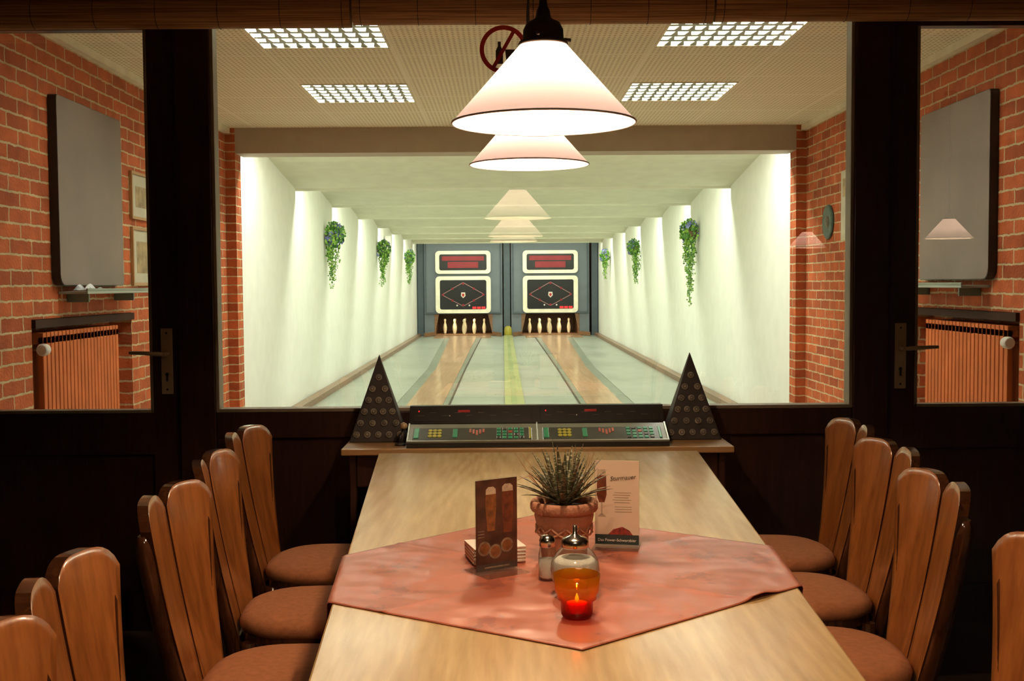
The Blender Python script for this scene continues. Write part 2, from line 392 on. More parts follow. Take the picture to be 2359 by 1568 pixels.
# bamboo blinds, rolled up
for x0, x1, z in ((-2.35, -.682, 2.375), (-.674, .672, 2.385), (.680, 2.35, 2.39)):
    b = B('bamboo_blind')
    pts = []
    for k in range(24):
        a = 2*math.pi*k/24
        pts.append((x0, YF-.085+.05*math.cos(a), z+.062*math.sin(a)))
    b.prism(pts, (x1-x0, 0, 0), m_blind)
    b.box(x0, x1, YF-.043, YF-.037, z, 2.66, m_blind)
    b.box(x0, x1, YF-.055, YF-.02, 2.64, 2.69, m_dark)
    n = int((x1-x0)/.21)
    for k in range(n+1):
        x = x0+.03+k*(x1-x0-.06)/n
        ring = [(x, YF-.085+.0515*math.cos(2*math.pi*j/20), z+.0635*math.sin(2*math.pi*j/20)) for j in range(20)]
        b.tube(ring, .0012, m_cord, 4, closed=True)
    b.done()
# prohibition sign on the glass
b = B('no_drinks_sign')
cx, cz, yy = -.112, 2.253, 4.392
for k in range(40):
    a0, a1 = 2*math.pi*k/40, 2*math.pi*(k+1)/40
    pts = [(cx+r*math.cos(a), yy, cz+r*math.sin(a)) for r, a in ((.075, a0), (.092, a0), (.092, a1), (.075, a1))]
    b.prism(pts, (0, .003, 0), m_red)
d = Vector((math.cos(math.radians(60)), 0, math.sin(math.radians(60)))); n = Vector((-d.z, 0, d.x))
c = Vector((cx, yy, cz)); b.prism([c-d*.078-n*.007, c+d*.078-n*.007, c+d*.078+n*.007, c-d*.078+n*.007], (0, .003, 0), m_red)
b.prism([(cx-.03, yy+.001, cz-.055), (cx-.002, yy+.001, cz-.055), (cx-.002, yy+.001, cz-.005), (cx-.01, yy+.001, cz+.012), (cx-.01, yy+.001, cz+.03), (cx-.022, yy+.001, cz+.03), (cx-.022, yy+.001, cz+.012), (cx-.03, yy+.001, cz-.005)], (0, .002, 0), m_pict)
b.prism([(cx+.012, yy+.001, cz-.055), (cx+.036, yy+.001, cz-.055), (cx+.044, yy+.001, cz), (cx+.006, yy+.001, cz)], (0, .002, 0), m_pict)
b.done()

# ------------------------------------------------------------------ bowling forecourt
b = B('floor_forecourt'); b.box(-3, 3, YB, YBEAM, -.1, 0, m_tile); b.done()
b = B('ceiling_forecourt')
ff = [(Yd(4.74), Yd(5.36)), (Yd(6.33), Yd(6.94))]
ys = [YB, ff[0][0], ff[0][1], ff[1][0], ff[1][1], YBEAM]
xs = [-2.75, -1.475, -.75, .75, 1.475, 2.75]
for j in range(5):
    for i in range(5):
        if j in (1, 3) and i in (1, 3): continue
        b.box(xs[i], xs[i+1], ys[j], ys[j+1], ZC, ZC+.12, m_acoustic)
b.done()
for (y0, y1) in ff:
    for sx in (-1, 1):
        x0, x1 = (sx*.75, sx*1.475) if sx > 0 else (-1.475, -.75)
        b = B('fluorescent_louver_light')
        t = .012
        b.box(x0+.001, x0+t, y0+.001, y1-.001, ZC-.006, ZC+.1, m_cream); b.box(x1-t, x1-.001, y0+.001, y1-.001, ZC-.006, ZC+.1, m_cream)
        b.box(x0+t, x1-t, y0+.001, y0+t, ZC-.006, ZC+.1, m_cream); b.box(x0+t, x1-t, y1-t, y1-.001, ZC-.006, ZC+.1, m_cream)
        b.box(x0+t, x1-t, y0+t, y1-t, ZC+.085, ZC+.09, m_tube)
        nx, ny = 10, 6
        for i in range(1, ny):
            y = y0+(y1-y0)*i/ny
            b.prism([(x0+t, y-.022, ZC), (x0+t, y+.022, ZC), (x0+t, y, ZC+.03)], (x1-x0-2*t, 0, 0), m_refl)
        for i in range(1, nx):
            x = x0+(x1-x0)*i/nx
            for j in range(ny):
                ya, ybb = y0+(y1-y0)*j/ny, y0+(y1-y0)*(j+1)/ny
                b.prism([(x-.004, ya, ZC-.001), (x+.004, ya, ZC-.001), (x+.022, ybb, ZC-.001), (x-.022, ybb, ZC-.001)], (0, 0, .004), m_refl)
        b.done()
ny0, ny1, nz = Yd(4.70), Yd(5.96), 1.19
for sx, nm in ((-1, 'wall_brick_left'), (1, 'wall_brick_right')):
    b = B(nm)
    b.box(sx*XW, sx*2.75, YB, ny0, 0, ZC, m_brick); b.box(sx*XW, sx*2.75, ny1, YBEAM, 0, ZC, m_brick)
    b.box(sx*XW, sx*2.75, ny0, ny1, nz, ZC, m_brick); b.box(sx*2.63, sx*2.75, ny0, ny1, 0, nz, m_brick)
    b.box(sx*XA, sx*2.75, YBEAM, YBEAM+.2, 0, ZC, m_brick)
    b.done()
    b = B('trim_%d' % (1 if sx < 0 else 2)); b.box(sx*(XW-.045), sx*XW, YB, YBEAM, ZC-.045, ZC, m_cream); b.done()
    b = B('radiator_shelf'); b.box(sx*(XW-.02), sx*2.63, ny0+.002, ny1-.002, nz-.045, nz-.002, m_darkn); b.done()
    b = B('radiator', bevel=.004)
    r0, r1 = Yd(4.78), Yd(5.72)
    nr = 22
    xb, xf = 2.60, 2.475
    for k in range(nr):
        y = r0+(k+.5)*(r1-r0)/nr; h = (r1-r0)/nr*.40
        b.box(sx*xf, sx*(xf+.03), y-h, y+h, .14, 1.10, m_rad); b.box(sx*(xb-.03), sx*xb, y-h, y+h, .14, 1.10, m_rad)
        b.box(sx*xf, sx*xb, y-h, y+h, 1.06, 1.12, m_rad); b.box(sx*xf, sx*xb, y-h, y+h, .12, .17, m_rad)
    b.box(sx*(xf+.045), sx*(xb-.045), r0, r1, 1.06, 1.10, m_rad); b.box(sx*(xf+.045), sx*(xb-.045), r0, r1, .13, .17, m_rad)
    b.box(sx*(xf+.035), sx*(xb-.035), r0+.01, r1-.01, 0, .135, m_dark)
    T = Matrix.Rotation(math.pi/2, 4, 'X')
    b.lathe([(.014, 0), (.014, .02), (.03, .022), (.032, .06), (.026, .075)], m_plast, (sx*(xf-.02), r0+.005, 1.035), 18, T)
    b.tube([(sx*(xf+.06), r0+.02, 1.035), (sx*(xf-.02), r0-.0, 1.035)], .01, m_brass)
    b.done()
    b = B('score_blackboard', bevel=.006, seg=3)
    q0, q1 = Yd(4.92), Yd(5.74)
    pts = []
    z0, z1 = 1.36, 2.36
    for qy, qz, a0 in ((1, 1, 0), (0, 1, 90), (0, 0, 180), (1, 0, 270)):
        rr = .06 if (qz == 0 and qy == 0) else .02
        for k in range(5):
            a = math.radians(a0+90*k/4); cy = q1-rr if qy else q0+rr; cz_ = z1-rr if qz else z0+rr
            pts.append((sx*(XW-.002), cy+rr*math.cos(a), cz_+rr*math.sin(a)))
    b.prism(pts, (-sx*.045, 0, 0), m_black)
    pts2 = [(sx*(XW-.047), p[1]+(.003 if p[1] < (q0+q1)/2 else -.003), p[2]+(.003 if p[2] < 1.8 else -.003)) for p in pts]
    b.prism(pts2, (-sx*.002, 0, 0), m_slate)
    b.done()
    b = B('chalk_tray', bevel=.003); b.box(sx*(XW-.16), sx*(XW-.001), q0+.08, q1+.12, 1.315, 1.33, m_gray); b.box(sx*(XW-.16), sx*(XW-.15), q0+.08, q1+.12, 1.33, 1.345, m_gray2)
    for yy_ in (q0+.2, q1-.05): b.box(sx*(XW-.12), sx*(XW-.001), yy_, yy_+.02, 1.27, 1.315, m_gray2)
    b.done()
b = B('wiping_cloth')
def g(u, v): return Vector((-2.385+.08*(u-.5), Yd(5.02)+.24*v, 1.333+.035*math.sin(3.1*v)*(.5+.5*math.sin(9*u+5*v))+.002))
vv = [[b.bm.verts.new(g(i/10, j/14)) for i in range(11)] for j in range(15)]
mcl = M('cloth_white_blue', (.62, .66, .74), .8, var=.5, vs=25)
for j in range(14):
    for i in range(10): b.face([vv[j][i], vv[j][i+1], vv[j+1][i+1], vv[j+1][i]], mcl, True)
b.done(solid=.003)
for z0, z1, ya, yb in ((1.785, 2.09, 5.97, 6.32), (1.36, 1.735, 5.97, 6.40)):
    b = B('framed_picture', bevel=.002)
    y0, y1 = Yd(ya), Yd(yb); f = .018; X = -XW
    b.box(X+.001, X+.02, y0, y0+f, z0, z1, m_framew); b.box(X+.001, X+.02, y1-f, y1, z0, z1, m_framew)
    b.box(X+.001, X+.02, y0+f, y1-f, z0, z0+f, m_framew); b.box(X+.001, X+.02, y0+f, y1-f, z1-f, z1, m_framew)
    b.box(X+.001, X+.008, y0+f, y1-f, z0+f, z1-f, m_picp)
    b.box(X+.008, X+.0095, y0+.10, y1-.10, z0+.08, z1-.09, m_pict2)
    b.done()
b = B('wall_plaque')
T = Matrix.Rotation(-math.pi/2, 4, 'Y')
b.lathe([(.135, 0), (.14, .01), (.13, .02), (.10, .014), (.095, .016)], M('plaque_green', (.05, .09, .07), .4, var=.5, vs=20), (XW-.001, Yd(7.47), 1.83), 32, T)
b.lathe([(.05, .0), (.05, .02), (.001, .03)], m_coin, (XW-.001, Yd(7.47), 1.83), 20, T); b.done()
b = B('paper_notice'); b.box(XW-.006, XW-.001, Yd(6.88), Yd(7.2), 1.67, 2.2, m_picp); b.box(XW-.008, XW-.006, Yd(6.92), Yd(7.16), 2.0, 2.14, m_pict2); b.done()

b = B('ceiling_beam'); b.box(-XA, XA, YBEAM, YBEAM+.3, 2.485, ZC+.12, m_beam); b.done()

# ------------------------------------------------------------------ alley
lips = [10.3, 12.5, 14.76, 17.05, 19.2, 21.4, 23.6]
b = B('ceiling_alley')
start = YBEAM+.3; zs = 2.76
for lp in lips:
    y1 = Yd(lp)
    b.poly([(-2.5, start, zs), (2.5, start, zs), (2.5, y1, 2.415), (-2.5, y1, 2.415)], m_alleyceil)
    b.poly([(-2.5, y1+.06, 2.39), (2.5, y1+.06, 2.39), (2.5, y1+.08, 2.76), (-2.5, y1+.08, 2.76)], m_alleyceil)
    b.poly([(-2.5, y1, 2.415), (2.5, y1, 2.415), (2.5, y1, 2.39), (-2.5, y1, 2.39)], m_alleyceil)
    b.poly([(-2.5, y1, 2.39), (2.5, y1, 2.39), (2.5, y1+.06, 2.39), (-2.5, y1+.06, 2.39)], m_alleyceil)
    start = y1+.08
b.poly([(-2.5, start, 2.76), (2.5, start, 2.76), (2.5, YEND, 2.6), (-2.5, YEND, 2.6)], m_alleyceil)
b.done()
for sx, nm in ((-1, 'wall_alley_left'), (1, 'wall_alley_right')):
    b = B(nm); s0 = YBEAM+.2
    b.poly([(sx*XA, YBEAM+.2, 0), (sx*XA, YBEAM+.2, 2.85), (sx*2.44, YBEAM+.2, 2.85), (sx*2.44, YBEAM+.2, 0)], m_white)
    for lp in lips+[24.9]:
        y1 = Yd(lp)
        b.poly([(sx*2.425, s0, 0), (sx*2.39, y1, 0), (sx*2.39, y1, 2.85), (sx*2.425, s0, 2.85)], m_white)
        b.poly([(sx*2.39, y1, 0), (sx*2.425, y1+.02, 0), (sx*2.425, y1+.02, 2.85), (sx*2.39, y1, 2.85)], m_white)
        s0 = y1+.02
    b.done()
b = B('floor_alley')
y0, y1 = YBEAM, YEND
b.box(-2.55, 2.55, y0, Yd(26.6), -.1, 0, m_gray)
b.done()
b = B('bowling_lanes')
for sx in (-1, 1):
    b.box(sx*2.27, sx*2.38, y0+.25, YEND-.02, .0, .07, m_curb)
    YW = Yd(15)
    def strip(xa0, xb0, xa1, xb1, z, m):
        b.prism([(sx*xa0, y0, .001), (sx*xb0, y0, .001), (sx*xb0, YW, .001), (sx*xa0, YW, .001)], (0, 0, z), m)
        b.prism([(sx*xa0, YW, .001), (sx*xb0, YW, .001), (sx*xb1, Yd(23.6), .001), (sx*xa1, Yd(23.6), .001)], (0, 0, z), m)
    strip(.807, 1.21, .82, 1.48, .012, m_lane)
    strip(.745, .807, .70, .82, .005, m_gray2)
    strip(.725, .745, .68, .70, .010, m_pict)
    strip(1.21, 1.34, 1.48, 1.62, .005, m_gray2)
    strip(1.34, 1.36, 1.62, 1.64, .012, m_gray)
    b.prism([(sx*.45, Yd(23.6), .001), (sx*1.9, Yd(23.6), .001), (sx*1.9, Yd(24.58), .001), (sx*.45, Yd(24.58), .001)], (0, 0, .012), m_lane)
b.prism([(-.11, y0, .001), (.11, y0, .001), (.11, YEND-.3, .001), (-.11, YEND-.3, .001)], (0, 0, .03), m_green)
b.prism([(-.03, y0, .031), (.03, y0, .031), (.03, YEND-.3, .031), (-.03, YEND-.3, .031)], (0, 0, .006), M('rail_olive', (.28, .33, .14), .4))
b.done()
b = B('wall_alley_end')
b.box(-2.5, 2.5, Yd(26.6), Yd(26.6)+.1, 0, 2.75, m_pit); b.done()
for sx in (-1, 1):
    cx = -1.17 if sx < 0 else 1.12
    b = B('pinsetter_machine', bevel=.008)
    b.box(cx-1.03, cx+1.03, YEND, YEND+.24, .62, 2.45, m_blue)
    b.box(cx-1.0, cx-.97, YEND-.03, YEND, .62, 2.42, m_blue2); b.box(cx+.97, cx+1.0, YEND-.03, YEND, .62, 2.42, m_blue2)
    b.box(cx-1.03, cx-.76, YEND, YEND+.24, 0, .62, m_blue); b.box(cx+.76, cx+1.03, YEND, YEND+.24, 0, .62, m_blue)
    b.box(cx-1.0, cx+1.0, YEND-.06, YEND, .585, .63, m_blue2)
    b.box(cx-.82, cx-.76, YEND+.24, Yd(26.55), 0, .62, m_pit); b.box(cx+.76, cx+.82, YEND+.24, Yd(26.55), 0, .62, m_pit)
    b.box(cx-.76, cx+.76, YEND, Yd(26.55), .001, .03, m_pit); b.box(cx-.82, cx+.82, YEND+.24, Yd(26.55), .62, .66, m_pit)
    for s2 in (-1, 1):
        b.prism([(cx+s2*.76, YEND-.01, .014), (cx+s2*.98, YEND-.7, .014), (cx+s2*1.0, YEND-.7, .014), (cx+s2*.80, YEND-.01, .014)], (0, 0, .10), m_pit)
        b.prism([(cx+s2*.765, YEND-.01, .014), (cx+s2*.765, YEND-.01, .6), (cx+s2*.64, YEND-.01, .6)], (0, .03, 0), m_pit)
    b.rrect(cx, 1.94, 1.45, .60, .10, YEND-.10, .07, m_ivory); b.rrect(cx, 1.94, 1.24, .42, .05, YEND-.106, .01, m_disp)
    b.box(cx-.55, cx+.55, YEND-.108, YEND-.10, 1.98, 2.10, m_redd); b.box(cx-.4, cx+.4, YEND-.108, YEND-.10, 1.79, 1.95, m_redd)
    b.rrect(cx, 1.09, 1.45, .97, .10, YEND-.10, .07, m_ivory); b.rrect(cx, 1.09, 1.22, .77, .05, YEND-.106, .01, m_disp)
    dm = [(-.56, 1.09), (0, 1.41), (.56, 1.09), (0, .79)]
    for k in range(4):
        p, q = dm[k], dm[(k+1) % 4]
        dv = Vector((q[0]-p[0], 0, q[1]-p[1])); nn = Vector((-dv.z, 0, dv.x)).normalized()*.0065
        P = Vector((cx+p[0], YEND-.112, p[1])); Q = Vector((cx+q[0], YEND-.112, q[1]))
        b.prism([P-nn, Q-nn, Q+nn, P+nn], (0, .008, 0), m_pink)
        b.disc(cx+p[0]*.94, 1.09+(p[1]-1.09)*.9, .030, YEND-.116, .01, m_redd, 14); mid = (P+Q)/2
        b.disc(mid.x, mid.z, .030, YEND-.116, .01, m_redd, 14)
    b.prism([(cx-.05, YEND-.114, 1.15), (cx-.06, YEND-.114, 1.06), (cx, YEND-.114, 1.0), (cx+.06, YEND-.114, 1.06), (cx+.05, YEND-.114, 1.15)], (0, .008, 0), m_paper)
    b.prism([(cx-.03, YEND-.117, 1.12), (cx-.035, YEND-.117, 1.07), (cx, YEND-.117, 1.03), (cx+.035, YEND-.117, 1.07), (cx+.03, YEND-.117, 1.12)], (0, .005, 0), m_red)
    for k in range(3): b.box(cx+.24+k*.12, cx+.34+k*.12, YEND-.114, YEND-.10, .715, .775, m_redl)
    for s2 in (-1, 1):
        b.disc(cx+s2*.16, .81, .022, YEND-.114, .008, m_paper, 10)
    b.done()
    b = B('skittle_pins')
    prof = [(.028, 0), (.034, .03), (.05, .12), (.052, .17), (.040, .24), (.023, .295), (.021, .31), (.030, .345), (.031, .375), (.022, .397), (.001, .405)]
    for r_ in range(-2, 3):
        for c_ in range(-2, 3):
            if abs(r_)+abs(c_) <= 2 and (r_+c_) % 2 == 0:
                b.lathe(prof, m_pin, (cx+c_*.265, YEND+.80+r_*.26, .032), 16)
    b.done()
b = B('ball_return_post')
b.lathe([(.10, 0), (.105, .05), (.10, .16), (.085, .22), (.05, .26), (.001, .27)], m_yel, (0, YEND-.15, 0), 24); b.done()
b = B('machine_centre_column', bevel=.01); b.box(-.11, .065, YEND+.02, YEND+.20, 0, 2.45, m_blue2); b.done()
for sx in (-1, 1):
    b = B('machine_side_column', bevel=.01); b.box(sx*2.21, sx*2.38, YEND+.05, YEND+.24, 0, 2.45, m_blue2); b.done()
b = B('wall_speaker', bevel=.01); b.box(-2.39, -2.27, Yd(18.0), Yd(18.0)+.12, 2.08, 2.3, m_plast); b.done()

# hanging flower baskets
def ivy(sx, Y, zt, zb, w):
    b = B('hanging_ivy_basket')
    b.lathe([(.001, -.13), (.04, -.12), (.07, -.05), (.07, 0)], m_basket, (sx*2.30, Y, zt-.12), 14)
    def leaf(p, s, m):
        a = random.uniform(0, 6.28); t = random.uniform(-.9, .9)+math.pi/2
        R = Matrix.Rotation(t, 3, 'Z') @ Matrix.Rotation(a, 3, 'X')
        sh = [(0, 0, -1), (0, .55, -.3), (0, .8, .25), (0, .3, .45), (0, 0, 1.0), (0, -.3, .45), (0, -.8, .25), (0, -.55, -.3)]
        b.poly([p+R @ Vector(q)*s for q in sh], m)
    for _ in range(300):
        r = random.random()**.6*.165*w; a = random.uniform(0, 6.28)
        p = Vector((sx*2.27+r*.75*math.cos(a), Y+random.uniform(-.12, .12), zt-.13+r*1.0*math.sin(a)))
        p.x = sx*min(abs(p.x), 2.37)
        if random.random() < .07:
            for k in range(5):
                aa = k*1.257
                b.poly([p, p+Vector((.026*math.cos(aa-.5), -.012, .026*math.sin(aa-.5))), p+Vector((.036*math.cos(aa), -.016, .036*math.sin(aa))), p+Vector((.026*math.cos(aa+.5), -.012, .026*math.sin(aa+.5)))], m_flow)
        else: leaf(p, random.uniform(.016, .030), random.choice([m_leaf, m_leaf, m_leaf2]))
    for s_ in range(10):
        y_ = Y+random.uniform(-.11, .11)*w; ln = (zt-zb-.15)*random.choice([1, .95, .8, .6, .45]); z_ = zt-.15
        x0 = random.uniform(2.20, 2.36); pts = []
        nst = int(ln/.024)
        for k in range(nst):
            t = k/nst; p = Vector((sx*(x0+(2.31-x0)*t*.7+.02*math.sin(7*t+s_)), y_+.015*math.sin(9*t+s_), z_-ln*t)); pts.append(p)
            for _ in range(2): leaf(p+Vector((-sx*random.uniform(-.03, .03), random.uniform(-.03, .03), 0)), random.uniform(.014, .025)*(1-.3*t), m_leaf2 if random.random() < .6 else m_leaf)
        b.tube(pts, .0025, m_leaf, 4)
    b.done()
for d, zb_ in ((12.0, 1.26), (16.9, 1.31), (21.6, 1.36)): ivy(-1, Yd(d), 2.13, zb_, 1.0)
for d, zb_ in ((12.0, 1.04), (17.1, 1.33), (22.0, 1.45)): ivy(1, Yd(d), 2.15, zb_, .9)

# ------------------------------------------------------------------ shelf + console
b = B('console_shelf', bevel=.004)
b.box(-.705, .705, 4.015, 4.36, .742, .766, m_oak2)
b.box(-.68, -.655, 4.05, 4.35, 0, .742, m_frame); b.box(.655, .68, 4.05, 4.35, 0, .742, m_frame)
b.box(-.655, .655, 4.06, 4.08, .62, .742, m_frame); b.box(-.655, .655, 4.30, 4.32, .05, .742, m_frame)
b.done()
b = B('scoring_console', bevel=.003)
xL, xR = -.472, .474
prof = [(4.03, .767), (4.03, .784), (4.155, .835), (4.165, .838), (4.21, .898), (4.25, .898), (4.25, .767)]
b.prism([(xL, y, z) for y, z in prof], (xR-xL, 0, 0), m_black)
mps = M('console_panel', (.26, .30, .25), .15, coat=.5)
mtr = M('console_alu', (.40, .42, .36), .3, metal=.5)
sl = Vector((0, .125, .051)).normalized(); nrm = Vector((0, -sl.z, sl.y))
T1 = Matrix((( 1, 0, 0, 0), (0, -nrm.y, sl.y, 4.03), (0, -nrm.z, sl.z, .784), (0, 0, 0, 1)))
b.box(xL+.002, xR-.002, -.004, 0, .004, .130, mps, T1)
b.box(xL, xR, -.008, 0, -.002, .005, mtr, T1)
b.box(xL, xL+.006, -.008, 0, .0, .132, mtr, T1); b.box(xR-.006, xR, -.008, 0, .0, .132, mtr, T1)
mg = M('console_green', (.03, .26, .11), .3, emit=(.05, .6, .25), es=.04)
my = M('console_yellow', (.45, .42, .05), .3, emit=(.7, .6, .05), es=.04)
mo = M('console_orange', (.45, .10, .04), .3, emit=(.7, .1, .03), es=.06)
mgr = M('console_black_field', (.06, .075, .065), .2, coat=.5)
for hx in (xL, 0.0):
    W = .47
    b.box(hx+.020, hx+W-.018, -.0045, -.003, .012, .100, mgr, T1)
    for dx, dz in ((0, 0), (1, 0), (-1, 0), (0, 1), (0, -1), (1, 1), (-1, -1), (-1, 1), (1, -1)):
        b.disc(hx+.10+dx*.017, .060+dz*.020, .0085, -.007, .003, my, 8, T1)
    for k in range(5):
        b.box(hx+.225+k*.012, hx+.232+k*.012, -.007, -.004, .045+.01*abs(k-2), .08+.005*abs(k-2), mo, T1)
    for r_ in range(4):
        for k in range(5):
            b.box(hx+.325+k*.021, hx+.339+k*.021, -.007, -.004, .020+r_*.021, .034+r_*.021, mg if (k+r_) % 4 else mo if k == 2 else mgr, T1)
    b.box(hx+.024, hx+.042, -.007, -.004, .025, .095, mg, T1); b.box(hx+.442, hx+.450, -.007, -.004, .02, .10, my if hx < -.1 else mg, T1)
    b.box(hx+.165, hx+.182, -.007, -.004, .03, .09, mg, T1)
s2 = Vector((0, .045, .060)).normalized(); n2 = Vector((0, -s2.z, s2.y))
T2 = Matrix(((1, 0, 0, 0), (0, -n2.y, s2.y, 4.165), (0, -n2.z, s2.z, .838), (0, 0, 0, 1)))
mlab = M('console_label', (.07, .055, .045), .5)
for hx in (xL, 0.0):
    b.box(hx+.015, hx+.455, -.002, 0, .008, .066, m_black, T2)
    for k in range(9): b.box(hx+.03+k*.045, hx+.055+k*.045, -.0035, -.001, .03+.012*(k % 2), .033+.012*(k % 2), mlab, T2)
    b.disc(hx+.035, .05, .003, -.005, .003, m_redl, 8, T2)
    b.box(hx+.18, hx+.225, -.0035, -.001, .045, .055, m_red, T2)
    b.disc(hx+.15, .03, .0025, -.005, .003, m_plast, 8, T2)
b.box(-.002, .002, -.010, 0, 0, .132, mtr, T1)
b.done()
for cx in (-.590, .584):
    b = B('triangular_coin_display', loc=(cx, 4.24, .767), bevel=.003)
    hw, hh = .108, .322
    A = [(-hw, -.055, 0), (hw, -.055, 0), (0, .015, hh)]
    va = [b.bm.verts.new(p) for p in A]; vb = [b.bm.verts.new(p) for p in ((-hw, .05, 0), (hw, .05, 0), (0, .028, hh))]
    mb = m_dark
    b.face(va, mb); b.face(vb[::-1], mb)
    for i in range(3): b.face([va[i], vb[i], vb[(i+1) % 3], va[(i+1) % 3]], mb)
    up = Vector((0, .07, hh)).normalized(); nn = Vector((0, -up.z, up.y))
    T = Matrix(((1, 0, 0, 0), (0, -nn.y, up.y, -.055), (0, -nn.z, up.z, 0), (0, 0, 0, 1)))
    for r_ in range(6):
        n_ = [5, 4, 4, 3, 2, 1][r_]
        z_ = .028+r_*.043; half = hw*(1-z_/.326)-.018
        for k in range(n_):
            x_ = (-half+2*half*k/(n_-1)) if n_ > 1 else 0
            b.disc(x_, z_, .0125, -.004, .004, m_coin, 16, T); b.disc(x_, z_, .0075, -.0055, .003, m_pict, 12, T); b.disc(x_, z_, .005, -.0065, .003, m_coin, 12, T)
    b.done()
b = B('console_microphone')
b.tube([(-.50, 4.10, .768), (-.503, 4.11, .80), (-.49, 4.12, .825)], .005, m_black); b.lathe([(.001, -.014), (.012, -.008), (.014, 0), (.012, .008), (.001, .014)], m_brass, (-.488, 4.12, .835), 14)
b.lathe([(.02, 0), (.02, .006), (.006, .01)], m_black, (-.50, 4.10, .767), 14); b.done()

# ------------------------------------------------------------------ table
def hwid(y): return .418+.148*(y/K-1.39)/1.92
y0, y1 = 1.0, 3.955
b = B('dining_table', bevel=.004)
b.prism([(-hwid(y0), y0, .73), (hwid(y0), y0, .73), (hwid(y1), y1, .73), (-hwid(y1), y1, .73)], (0, 0, .03), m_oak)
for sx in (-1, 1):
    b.prism([(sx*(hwid(y0)-.06), y0+.06, .65), (sx*(hwid(y0)-.08), y0+.06, .65), (sx*(hwid(y1)-.08), y1-.06, .65), (sx*(hwid(y1)-.06), y1-.06, .65)], (0, 0, .08), m_oak2)
    for yy_ in (y0+.08, y1-.14): 
        xx = sx*(hwid(yy_)-.10); b.box(xx-.03, xx+.03, yy_, yy_+.06, 0, .73, m_oak2)
for yy_ in (y0+.07, y1-.10): b.box(-hwid(yy_)+.07, hwid(yy_)-.07, yy_, yy_+.02, .65, .73, m_oak2)
b.done()
b = B('tablecloth')
Np, Lp, Fp, Rp = Vector((.003, Yd(1.478))), Vector((-.69, Yd(1.845))), Vector((-.035, Yd(2.37))), Vector((.679, Yd(1.94)))
n = 110; vs = []
for j in range(n+1):
    row = []
    for i in range(n+1):
        u, v = i/n, j/n
        p = Np*(1-u)*(1-v)+Rp*u*(1-v)+Lp*(1-u)*v+Fp*u*v
        h = hwid(p.y)+.004; z = .7615
        z += .0020*math.exp(-((u-.5)/.007)**2)+.0020*math.exp(-((v-.5)/.007)**2)
        z += .0004*(1+math.sin(9*p.x+4*p.y))
        z += .009*math.exp(-((p.x-.36)/.03)**2)*max(0, 1-v/.06)
        x = p.x
        ex = abs(x)-h
        if ex > 0:
            sgn = 1 if x > 0 else -1
            r = .006
            if ex < r*1.57:
                a = ex/r; x = sgn*(h+r*math.sin(a)); z = z-r*(1-math.cos(a))
            else:
                x = sgn*(h+r+.012*math.sin(p.y*30)*min(1, ex*5)+.01*min(1, ex*5)); z = z-r-(ex-r*1.57)
        row.append(b.bm.verts.new((x, p.y, z)))
    vs.append(row)
for j in range(n):
    for i in range(n): b.face([vs[j][i], vs[j][i+1], vs[j+1][i+1], vs[j+1][i]], m_cloth, True)
b.done(solid=.0012)
ZT = .7655
# ------------------------------------------------------------------ table objects
px_, py_ = .006, Yd(1.967)
b = B('potted_succulent', loc=(px_, py_, ZT))
dz = -.016
b.lathe([(.046, 0), (.048, .004), (.050, .03), (.053, .06), (.061, .10+dz), (.0635, .112+dz), (.061, .118+dz), (.069, .121+dz), (.072, .126+dz), (.072, .138+dz), (.069, .143+dz), (.064, .143+dz), (.060, .136+dz), (.059, .126+dz)], m_terra, seg=40)
b.lathe([(.0605, .126+dz), (.001, .134+dz)], m_soil, seg=24)
for off in (0, math.pi/6):
    for k in range(6):
        a0 = k*math.pi/3+off
        pts = [( (.0590+.001*math.sin(t*3.14))*math.cos(a0+t*math.pi/3), (.0590)*math.sin(a0+t*math.pi/3), .092+dz-.018*math.sin(t*3.1416)) for t in [q/10 for q in range(11)]]
        b.tube(pts, .0024, m_terra, 6)
def leafs(a, tilt, ln, wd, zb):
    N_ = 9
    d = Vector((math.cos(a), math.sin(a), 0)); side = Vector((-d.y, d.x, 0)); prev = None
    for i in range(N_+1):
        t = i/N_; th = tilt*(.75+.45*t)
        if i == 0: c = d*.010+Vector((0, 0, zb))
        else: c = c+(d*math.sin(th)+Vector((0, 0, 1))*math.cos(th))*ln/N_
        nrm_ = (d*math.cos(th)-Vector((0, 0, 1))*math.sin(th))
        w = wd*(math.sin(min(1, t*4+.35)*1.57))*(1-t)**.75+.0004
        ring = [b.bm.verts.new(c+side*w), b.bm.verts.new(c+nrm_*w*.55), b.bm.verts.new(c-side*w), b.bm.verts.new(c-nrm_*w*.15)]
        if prev:
            for k in range(4): b.face([prev[k], prev[(k+1) % 4], ring[(k+1) % 4], ring[k]], m_haw, True)
        prev = ring
for k in range(56):
    t = k/56
    leafs(k*2.39996+random.uniform(-.15, .15), .12+1.20*t**1.0, random.uniform(.104, .140)*(1-.10*t), .0088, .118)
for k in range(12):
    a = random.uniform(0, 6.28); r = random.uniform(.06, .10)
    b.tube([(.03*math.cos(a), .03*math.sin(a), .125), (r*.8*math.cos(a), r*.8*math.sin(a), .175), (r*1.1*math.cos(a+.2), r*1.1*math.sin(a+.2), .185+random.uniform(-.04, .06))], [.0009, .0007, .0003], m_chair, 4)
b.done()
b = B('sugar_dispenser', loc=(.012, Yd(1.745), ZT))
b.open_lathe([(.001, .001), (.026, .001), (.034, .008), (.043, .025), (.047, .045), (.045, .060), (.037, .077), (.027, .087), (.023, .092), (.023, .096)], m_clear)
b.lathe([(.025, .004), (.033, .010), (.0415, .026), (.045, .045), (.0435, .060), (.034, .068), (.001, .074)], m_sugar, seg=32)
